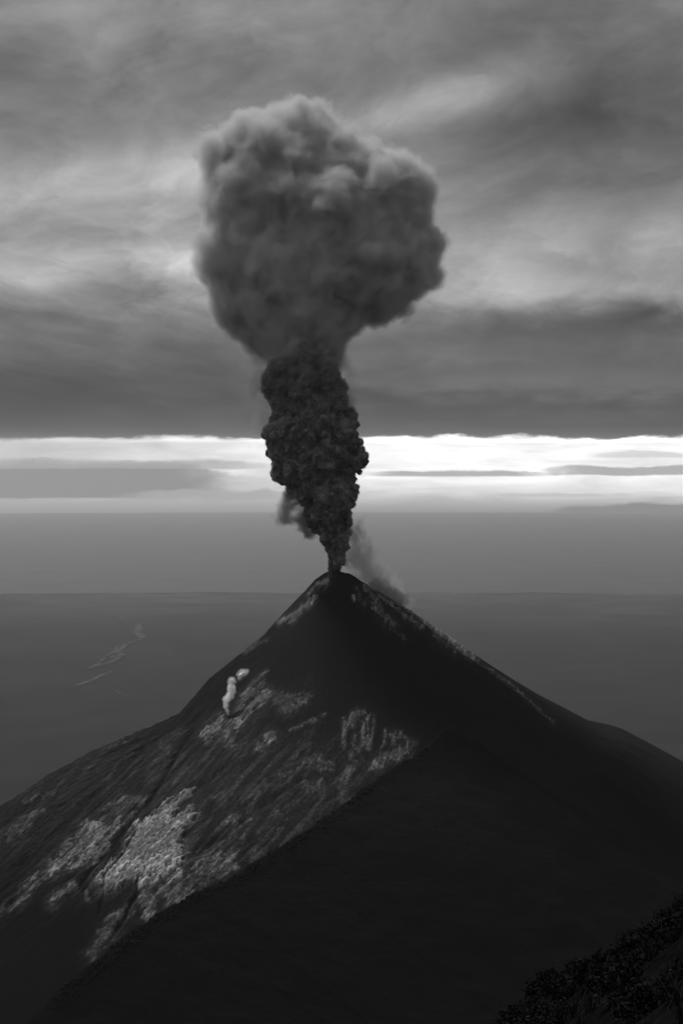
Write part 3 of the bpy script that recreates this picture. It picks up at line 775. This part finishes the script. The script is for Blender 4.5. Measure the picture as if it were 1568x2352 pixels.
def puff(name, parent, poly, D, rmin, rmax, n, levels, vox, core_mat, veil_mat, inset, outset, bscale, bamp, seed, depth=1.0, veil_vox=None, veil_name="smoke_veil", core=True, edge=0.92, fog=None):
    cen, rad = fill_balls(poly, D, rmin, rmax, n, levels, depth, seed, edge)
    co, fq, no = voxel(balls_mesh("puff", cen, rad), vox)
    dsp = billow_disp(co, bscale, bamp, seed=seed) + billow_disp(co, bscale * 3.1, bamp * 1.1, octaves=2, seed=seed + 5)
    root = parent
    if core:
        if isinstance(inset, tuple):              # a core far inside the veil is a body of its own
            c_, r_ = fill_balls(poly, D, rmin, rmax, n, [(int(l[0] * .6),) + tuple(l[1:]) for l in levels[:1]], depth * .8, seed, edge, 0.0, inset[0])
            co1, fq1, no1 = voxel(balls_mesh("puff", c_, r_), vox)
            root = link(name, mesh_from(name, co1 + no1 * billow_disp(co1, bscale * 1.5, bamp * .5, octaves=2, seed=seed)[:, None], fq1), core_mat, parent)
        else:
            ins = inset(co) if callable(inset) else inset
            root = link(name, mesh_from(name, co + no * (dsp - ins)[:, None], fq), core_mat, parent)
    if veil_mat is not None:
        outs = outset(co) if callable(outset) else outset
        me = mesh_from("puff", co + no * (dsp * 0.9 + outs)[:, None], fq)
        c2, f2, _ = voxel(me, veil_vox or vox * 1.3)
        vn = veil_name if core else name
        skin = mesh_from(vn, c2, f2)
        if fog: ve = fog_object(vn, skin, veil_mat, root if core else parent, *fog)
        else: ve = link(vn, skin, veil_mat, root if core else parent)
        if not core: root = ve
    return root

def ash_mat(name, value, scale):
    m, t, out = new_mat(name)
    co = obj_coord(t)
    n1 = noise(t, co, scale, 5, 0.6); n2 = noise(t, co, scale * 6, 4, 0.6)
    grey_bsdf(t, out, n1.step(0.34, 0.66, 0.35, 1.9) * value, 1.0, 0.0, n2, 1.2, 0.25)
    return m

PLUME_D = 3010.0
COLUMN = [(759, 1318), (757, 1292), (753, 1272), (741, 1240), (722, 1222), (706, 1212), (702, 1190), (700, 1172), (690, 1150), (668, 1140), (655, 1112), (632, 1108), (615, 1075), (613, 1040), (612, 1000), (615, 970),
          (628, 945), (612, 915), (600, 895), (602, 872), (618, 850), (640, 832), (668, 822), (690, 800), (708, 795), (738, 808), (752, 832), (772, 850), (788, 872), (792, 900), (803, 930), (812, 960), (826, 990), (822, 1010),
          (838, 1025), (846, 1050), (838, 1062), (840, 1085), (815, 1090), (820, 1112), (822, 1140), (812, 1158), (800, 1172), (808, 1200), (800, 1222), (800, 1250), (794, 1275), (797, 1300), (796, 1318)]
CLOUD = [(640, 850), (612, 810), (584, 790), (546, 764), (514, 735), (498, 695), (490, 655), (462, 655), (446, 625), (438, 590), (462, 555), (458, 505), (456, 470), (452, 430), (450, 380), (452, 345), (472, 312), (480, 282), (515, 270), (552, 258),
         (580, 246), (610, 240), (635, 226), (660, 224), (690, 226), (715, 224), (745, 240), (760, 262), (790, 290), (830, 300), (850, 318), (872, 326), (905, 330), (935, 345), (958, 368), (985, 385), (1002, 420), (1006, 460), (996, 490), (998, 530),
         (1012, 560), (1012, 600), (1002, 638), (985, 658), (955, 676), (928, 704), (892, 722), (850, 726), (820, 744), (796, 770), (780, 805), (768, 850)]
M_col = ash_mat("dense_ash", 0.11, 0.06)
M_cld, t, out = new_mat("grey_ash"); grey_bsdf(t, out, 0.30, 1.0, 0.0)
M_steam = ash_mat("white_steam", 0.85, 0.2)
V_col = fog_mat("ash_veil", 0.20, 0.36, 0.13, 1.5)
V_cld = fog_mat("soft_ash_veil", 0.105, 0.79, 0.028, 1.0, step=1.5)
V_steam = fog_mat("steam_veil", 0.30, 0.97, 0.20, 1.0)
V_puff = fog_mat("steam_puff_veil", 0.12, 0.95, 0.16, 1.0)
V_gas = fog_mat("gas_veil", 0.085, 0.80, 0.085, 1.5)
V_wisp = fog_mat("ash_wisp_veil", 0.14, 0.50, 0.10, 1.5)
V_rim = fog_mat("rim_dust_veil", 0.075, 0.34, 0.13, 1.4)
V_fume = fog_mat("left_fume_veil", 0.10, 0.80, 0.11, 1.0)
V_trail = fog_mat("trail_veil", 0.028, 0.5, 0.030, 0.9, step=1.5)

def soft_up(lo_z, hi_z, a, b):
    return lambda co: a + (b - a) * sstep(lo_z, hi_z, co[:, 2])
zt = at(700, 800, PLUME_D)[2]; zm = at(700, 1000, PLUME_D)[2]
column = puff("ash_column", None, COLUMN, PLUME_D, 6, 20, 420, [(900, .35, .65, 3.5), (1100, .3, .6, 1.6)], 0.9, M_col, V_col, soft_up(zm, zt, 0.9, 3.5), soft_up(zm, zt, 2.6, 4.5), 11.0, 6.5, 3, depth=0.9, edge=.98, veil_vox=1.4, fog=(1.1, 6.0))
tag(column, "dense black billowing ash column rising straight from the summit crater", "ash column", kind="thing")
zb = at(700, 800, PLUME_D)[2]; zc_ = at(700, 600, PLUME_D)[2]
cloud_o = puff("ash_cloud", None, CLOUD, PLUME_D + 65, 11, 60, 600, [(700, .35, .6, 9.0), (900, .4, .7, 6.0)], 3.0, M_cld, V_cld, (37.0,), soft_up(at(700, 660, PLUME_D)[2], at(700, 420, PLUME_D)[2], 14.0, 4.0), 30.0, 9.0, 9, depth=0.8, veil_vox=3.5, fog=(2.6, 34.0))
tag(cloud_o, "broad soft grey ash cloud hanging in the sky above the black column", "ash cloud", kind="thing")
# white steam from a vent on the left flank
def surface_at(px, py):
    k = np.argmin((PX[:560] - px) ** 2 + (PY[:560] - py) ** 2 + (rg[:560] < 3) * 1e6)
    return P[:560].reshape(-1, 3)[k]
sv = surface_at(523, 1643)
STEAM = [(526, 1650), (521, 1636), (516, 1622), (513, 1612), (514, 1604), (518, 1598), (524, 1588), (522, 1580), (527, 1572), (536, 1572), (541, 1580), (538, 1592), (534, 1603), (525, 1612), (523, 1624), (525, 1634), (528, 1649)]
steam = puff("steam_plume", None, STEAM, sv[1] - 4, 0.7, 3.6, 200, [(360, .4, .7, .6)], 0.4, M_steam, V_steam, (5.0,), 2.4, 3.0, 1.4, 15, veil_vox=0.5, fog=(0.45, 7.0))
tag(steam, "small bright white steam plume rising from a vent on the left flank", "steam plume", kind="thing")
for poly, dd, lab in (([(524, 1568), (526, 1558), (534, 1553), (540, 1558), (541, 1570), (533, 1572)], 5, "small white puff just above the steam plume"),
                      ([(543, 1560), (545, 1545), (554, 1540), (568, 1536), (572, 1541), (562, 1552), (552, 1560)], 6, "faint white puff drifting highest above the steam plume")):
    o = puff("steam_puff", None, poly, sv[1] - dd, 0.9, 3.0, 60, [(90, .4, .7, .8)], 0.5, M_steam, V_puff, (3.4,), 3.0, 4.0, 1.5, 25 + dd, fog=(0.6, 9.0), veil_vox=0.7)
    tag(o, lab, "steam puff", "steam drifting from the flank vent", kind="thing")
# thinner gas and dust
GAS = [(780, 1330), (780, 1290), (785, 1255), (785, 1215), (800, 1185), (830, 1190), (855, 1225), (868, 1262), (880, 1285), (900, 1305), (925, 1335), (950, 1370), (960, 1395), (925, 1410), (890, 1395), (850, 1360)]
o = puff("gas_plume", None, GAS, PLUME_D + 25, 4, 13, 160, [(400, .4, .7, 2.5)], 1.6, None, V_gas, 0, 3.0, 12, 5, 31, core=False, fog=(1.6, 34.0))
tag(o, "thin grey gas drifting down the right rim beside the ash column", "gas plume", kind="thing")
LOW = [(622, 1195), (636, 1140), (660, 1110), (705, 1110), (730, 1165), (735, 1235), (700, 1240), (680, 1215), (650, 1215)]
o = puff("ash_wisp", None, LOW, PLUME_D - 8, 3, 9, 90, [(200, .4, .7, 2.0)], 1.5, None, V_wisp, 0, 2.5, 10, 4, 37, core=False, fog=(1.5, 24.0))
tag(o, "torn grey wisp hanging off the left side of the ash column", "wisp", kind="thing")
RIM = [(842, 1330), (862, 1338), (885, 1355), (905, 1365), (920, 1378), (932, 1388), (915, 1380), (890, 1372), (868, 1352)]
o = puff("dust_plume", None, [(840, 1350), (845, 1322), (875, 1325), (895, 1338), (915, 1352), (935, 1362), (950, 1380), (940, 1400), (910, 1398), (880, 1380)], 2990, 2, 7, 90, [(200, .4, .7, 1.4)], 1.0, None, V_rim, 0, 2.5, 8, 3, 41, core=False, fog=(1.0, 8.0))
tag(o, "dark dust blowing off the right shoulder of the summit", "dust plume", kind="thing")
o = puff("dust_plume", None, [(700, 1385), (705, 1365), (715, 1348), (735, 1335), (757, 1325), (752, 1345), (738, 1365), (728, 1385), (710, 1398)], 2968, 2, 6, 80, [(160, .4, .7, 1.4)], 1.0, None, V_fume, 0, 2.5, 8, 3, 43, core=False, fog=(1.0, 8.0))
tag(o, "thin pale fumes on the left shoulder of the summit", "dust plume", kind="thing")
VEIL = [(600, 830), (590, 790), (640, 770), (720, 770), (760, 800), (800, 850), (830, 930), (820, 980), (790, 900), (640, 900), (600, 970), (590, 900)]
o = puff("smoke_trail", None, [(545, 1010), (560, 900), (560, 800), (540, 730), (620, 700), (770, 710), (800, 790), (825, 850), (830, 930), (800, 980), (640, 930), (600, 1010)], PLUME_D + 80, 8, 30, 120, [(220, .4, .7, 5.0)], 4.0, None, V_trail, 0, 4.0, 20, 8, 47, core=False, fog=(3.0, 34.0))
tag(o, "thin smoke trail joining the black column to the grey cloud above", "smoke trail", kind="thing")

# ------------------------------------------------------------------ near slope with shrubs
def slope_z(x, y):
    x = np.asarray(x, float); y = np.asarray(y, float)
    edge = 0.1746 * y + 0.7
    z = 3948.1 - 0.211 * y + np.where(x < edge, 0.66 * (x - edge), 0.30 * (x - edge)) * sstep(2, 25, y)
    z = z - 1.1 * np.maximum(y - 88 - 6 * fbm(x / 9, y * 0 + 2, seed=4, octaves=2), 0)
    return z + fbm(x / 5, y / 5, seed=121, octaves=4) * 1.0 * sstep(3, 20, y) + fbm(x / 1.2, y / 1.2, seed=131, octaves=3) * 0.18
gx, gy = np.meshgrid(np.linspace(-26, 60, 260), np.linspace(-10, 120, 330), indexing='xy')
gz = slope_z(gx, gy)
v = np.stack([gx, gy, gz], -1).reshape(-1, 3)
a_, b_ = gx.shape
ii = np.arange(a_ - 1)[:, None]; jj = np.arange(b_ - 1)[None, :]
f = np.stack(np.broadcast_arrays(ii * b_ + jj, ii * b_ + jj + 1, (ii + 1) * b_ + jj + 1, (ii + 1) * b_ + jj), -1).reshape(-1, 4)
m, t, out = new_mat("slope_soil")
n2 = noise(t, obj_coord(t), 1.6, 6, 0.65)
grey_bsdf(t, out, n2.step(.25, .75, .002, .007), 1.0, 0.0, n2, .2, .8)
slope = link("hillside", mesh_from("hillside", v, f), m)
tag(slope, "dark near hillside with low shrubs in the lower right corner", "hillside", kind="structure")

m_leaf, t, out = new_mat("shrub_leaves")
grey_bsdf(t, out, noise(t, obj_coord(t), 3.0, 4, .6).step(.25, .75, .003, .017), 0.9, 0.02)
m_stem, t, out = new_mat("shrub_stem"); grey_bsdf(t, out, 0.03, 0.9, 0.1)
m_grass, t, out = new_mat("dry_grass"); grey_bsdf(t, out, noise(t, obj_coord(t), 1.0, 3, .6).step(.2, .8, .006, .020), 0.9, 0.03)
m_stone, t, out = new_mat("lava_stone"); ns = noise(t, obj_coord(t), 4.0, 6, .65); grey_bsdf(t, out, ns.step(.2, .8, .004, .016), 0.95, 0.05, ns, .1, .8)

def shrub_parts(seed, n):
    g = np.random.default_rng(seed)
    V, Fc = [], []
    # clumps of leaves at branch ends
    nb = g.integers(9, 14)
    ends = []
    SV, SF = [], []
    for _ in range(nb):
        a = g.uniform(0, 2 * np.pi); el = g.uniform(.25, 1.35)
        L = g.uniform(.45, .85)
        e = np.array([math.cos(a) * math.cos(el) * 1.15, math.sin(a) * math.cos(el) * 1.15, math.sin(el)]) * L
        ends.append(e)
        s = np.cross(e, [0, 0, 1.0]); s /= np.linalg.norm(s) + 1e-6; u = np.cross(s, e); u /= np.linalg.norm(u)
        b0 = len(SV)
        for k in range(3):
            w = s * math.cos(k * 2.094) + u * math.sin(k * 2.094)
            SV.append(w * 0.02); SV.append(e * .95 + w * 0.006)
        for k in range(3):
            k2 = (k + 1) % 3
            SF.append((b0 + 2 * k, b0 + 2 * k2, b0 + 2 * k2 + 1, b0 + 2 * k + 1))
    ends = np.array(ends)
    pick = g.integers(0, nb, n)
    c = ends[pick] * g.uniform(.55, 1.08, (n, 1)) + g.normal(size=(n, 3)) * 0.10
    c[:, 2] = np.abs(c[:, 2])
    ax = g.normal(size=(n, 3)); ax /= np.linalg.norm(ax, axis=1)[:, None]
    bx = np.cross(ax, g.normal(size=(n, 3))); bx /= np.linalg.norm(bx, axis=1)[:, None]
    L = g.uniform(.045, .10, (n, 1)); W = L * 0.4
    V = np.stack([c - ax * L, c + bx * W, c + ax * L, c - bx * W], 1).reshape(-1, 3)
    Fc = np.arange(n * 4).reshape(-1, 4)
    return mesh_from("foliage", V, Fc, False), mesh_from("stem", np.array(SV), np.array(SF))
kinds = [shrub_parts(s, 900) for s in (1, 2, 3, 4)]
g = np.random.default_rng(77)
spots = []
tries = 0
while len(spots) < 60 and tries < 6000:
    tries += 1
    y = g.uniform(24, 90); x = 0.1746 * y + g.uniform(-9, 2.0)
    z = float(slope_z(x, y))
    px, py = project(np.array([x, y, z]))
    if px < 1100 or px > 1600 or py > 2400 or py < 2000: continue
    if any((x - a) ** 2 + (y - b) ** 2 < 0.9 for a, b, _ in spots): continue
    spots.append((x, y, z))
spots.sort(key=lambda s: s[1])
spx = [float(project(np.array(p))[0]) for p in spots]; spy = [float(project(np.array(p))[1]) for p in spots]
only = {int(np.argmin(spx)): 'leftmost dark shrub where the near hillside meets the bottom edge', int(np.argmin(spy)): 'highest dark shrub on the skyline of the near hillside at the right edge'}
for k, (x, y, z) in enumerate(spots):
    fo, st = kinds[k % 4]
    s = g.uniform(.55, 1.25)
    root = bpy.data.objects.new("shrub", None); C.objects.link(root)
    root.location = (x, y, z - 0.05); root.scale = (s, s, s * g.uniform(.7, 1.0)); root.rotation_euler = (0, 0, g.uniform(0, 6.28))
    tag(root, only.get(k, "low dark leafy shrub on the shadowed hillside at the lower right"), "shrub", "shrubs on the near hillside", kind="thing")
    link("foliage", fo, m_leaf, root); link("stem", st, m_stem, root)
# tussock grass along the slope
gv, gf = [], []
for _ in range(520):
    y = g.uniform(24, 92); x = 0.1746 * y + g.uniform(-11, 3)
    if g.random() < .45: y = g.uniform(80, 90); x = g.uniform(11, 15.5)
    z = float(slope_z(x, y))
    for b in range(26):
        a = g.uniform(0, 6.28); L = g.uniform(.25, .65); ln = g.uniform(.1, .5); w = .012
        ox, oy = g.normal(size=2) * .09
        p0 = np.array([x + ox, y + oy, z - .03]); d = np.array([math.cos(a) * ln, math.sin(a) * ln, 1.0]) * L
        s_ = np.array([-math.sin(a), math.cos(a), 0]) * w
        b0 = len(gv)
        gv += [p0 - s_, p0 + s_, p0 + d * .6 + s_ * .7, p0 + d * .6 - s_ * .7, p0 + d + np.array([math.cos(a), math.sin(a), -.2]) * ln * L * .5]
        gf += [(b0, b0 + 1, b0 + 2), (b0, b0 + 2, b0 + 3), (b0 + 3, b0 + 2, b0 + 4)]
grass = link("grass", mesh_from("grass", np.array(gv), np.array(gf), False), m_grass)
tag(grass, "thin dry grass tufts on the near hillside", kind="stuff")
# stones
for k in range(6):
    y = g.uniform(24, 80); x = 0.1746 * y + g.uniform(-8, 1)
    v_, f_ = ico(2)
    n = fbm(v_[:, 0] * 1.3 + k * 9, v_[:, 1] * 1.3, v_[:, 2] * 1.3, seed=k, octaves=3)
    s = g.uniform(.10, .28)
    me = mesh_from("stone", v_ * (1 + n * .55)[:, None] * np.array([1.2, 1, .7]) * s, f_, False)
    o = link("stone", me, m_stone); o.location = (x, y, float(slope_z(x, y)) + .05)
    tag(o, "dark rough lava stone half sunk in the near hillside", "stone", "stones on the near hillside", kind="thing")

# low scrub on the shoulder ridge: too many and too small to count
g = np.random.default_rng(5)
cand = np.flatnonzero((hv > .9) & (rg.reshape(-1) < 1000) & (PX.reshape(-1) > 120) & (PX.reshape(-1) < 1300) & (PY.reshape(-1) > 1690) & (PY.reshape(-1) < 2400))
dcr, _, sid = seg_dist(Vv[cand, 0], Vv[cand, 1], [tuple(p[:2]) for p in CREST_W])
wgt = np.where(dcr < 22, 6.0, 1.0) * (0.15 + sstep(900, 500, PX.reshape(-1)[cand])); wgt /= wgt.sum()
pick = g.choice(cand, 7000, replace=False, p=wgt)
v_, f_ = ico(1)
s = g.uniform(.35, 1.1, len(pick)) * np.where(dcr[np.searchsorted(cand, pick)] < 14, g.uniform(.9, 2.6, len(pick)), 1.0)
sc = np.stack([s, s, s * g.uniform(.8, 1.7, len(pick))], 1)
jit = 1 + 0.35 * g.normal(size=(len(pick), len(v_), 1))
V = (v_[None] * jit * sc[:, None, :] + Vv[pick][:, None, :]).reshape(-1, 3)
Fc = (f_[None] + (np.arange(len(pick)) * len(v_))[:, None, None]).reshape(-1, 3)
m_scrub, t, out = new_mat("scrub_leaves"); grey_bsdf(t, out, 0.012, 1.0, 0.0)
scrub = link("scrub", mesh_from("scrub", V, Fc, False), m_scrub)
tag(scrub, "low dark scrub covering the shoulder ridge", kind="stuff")
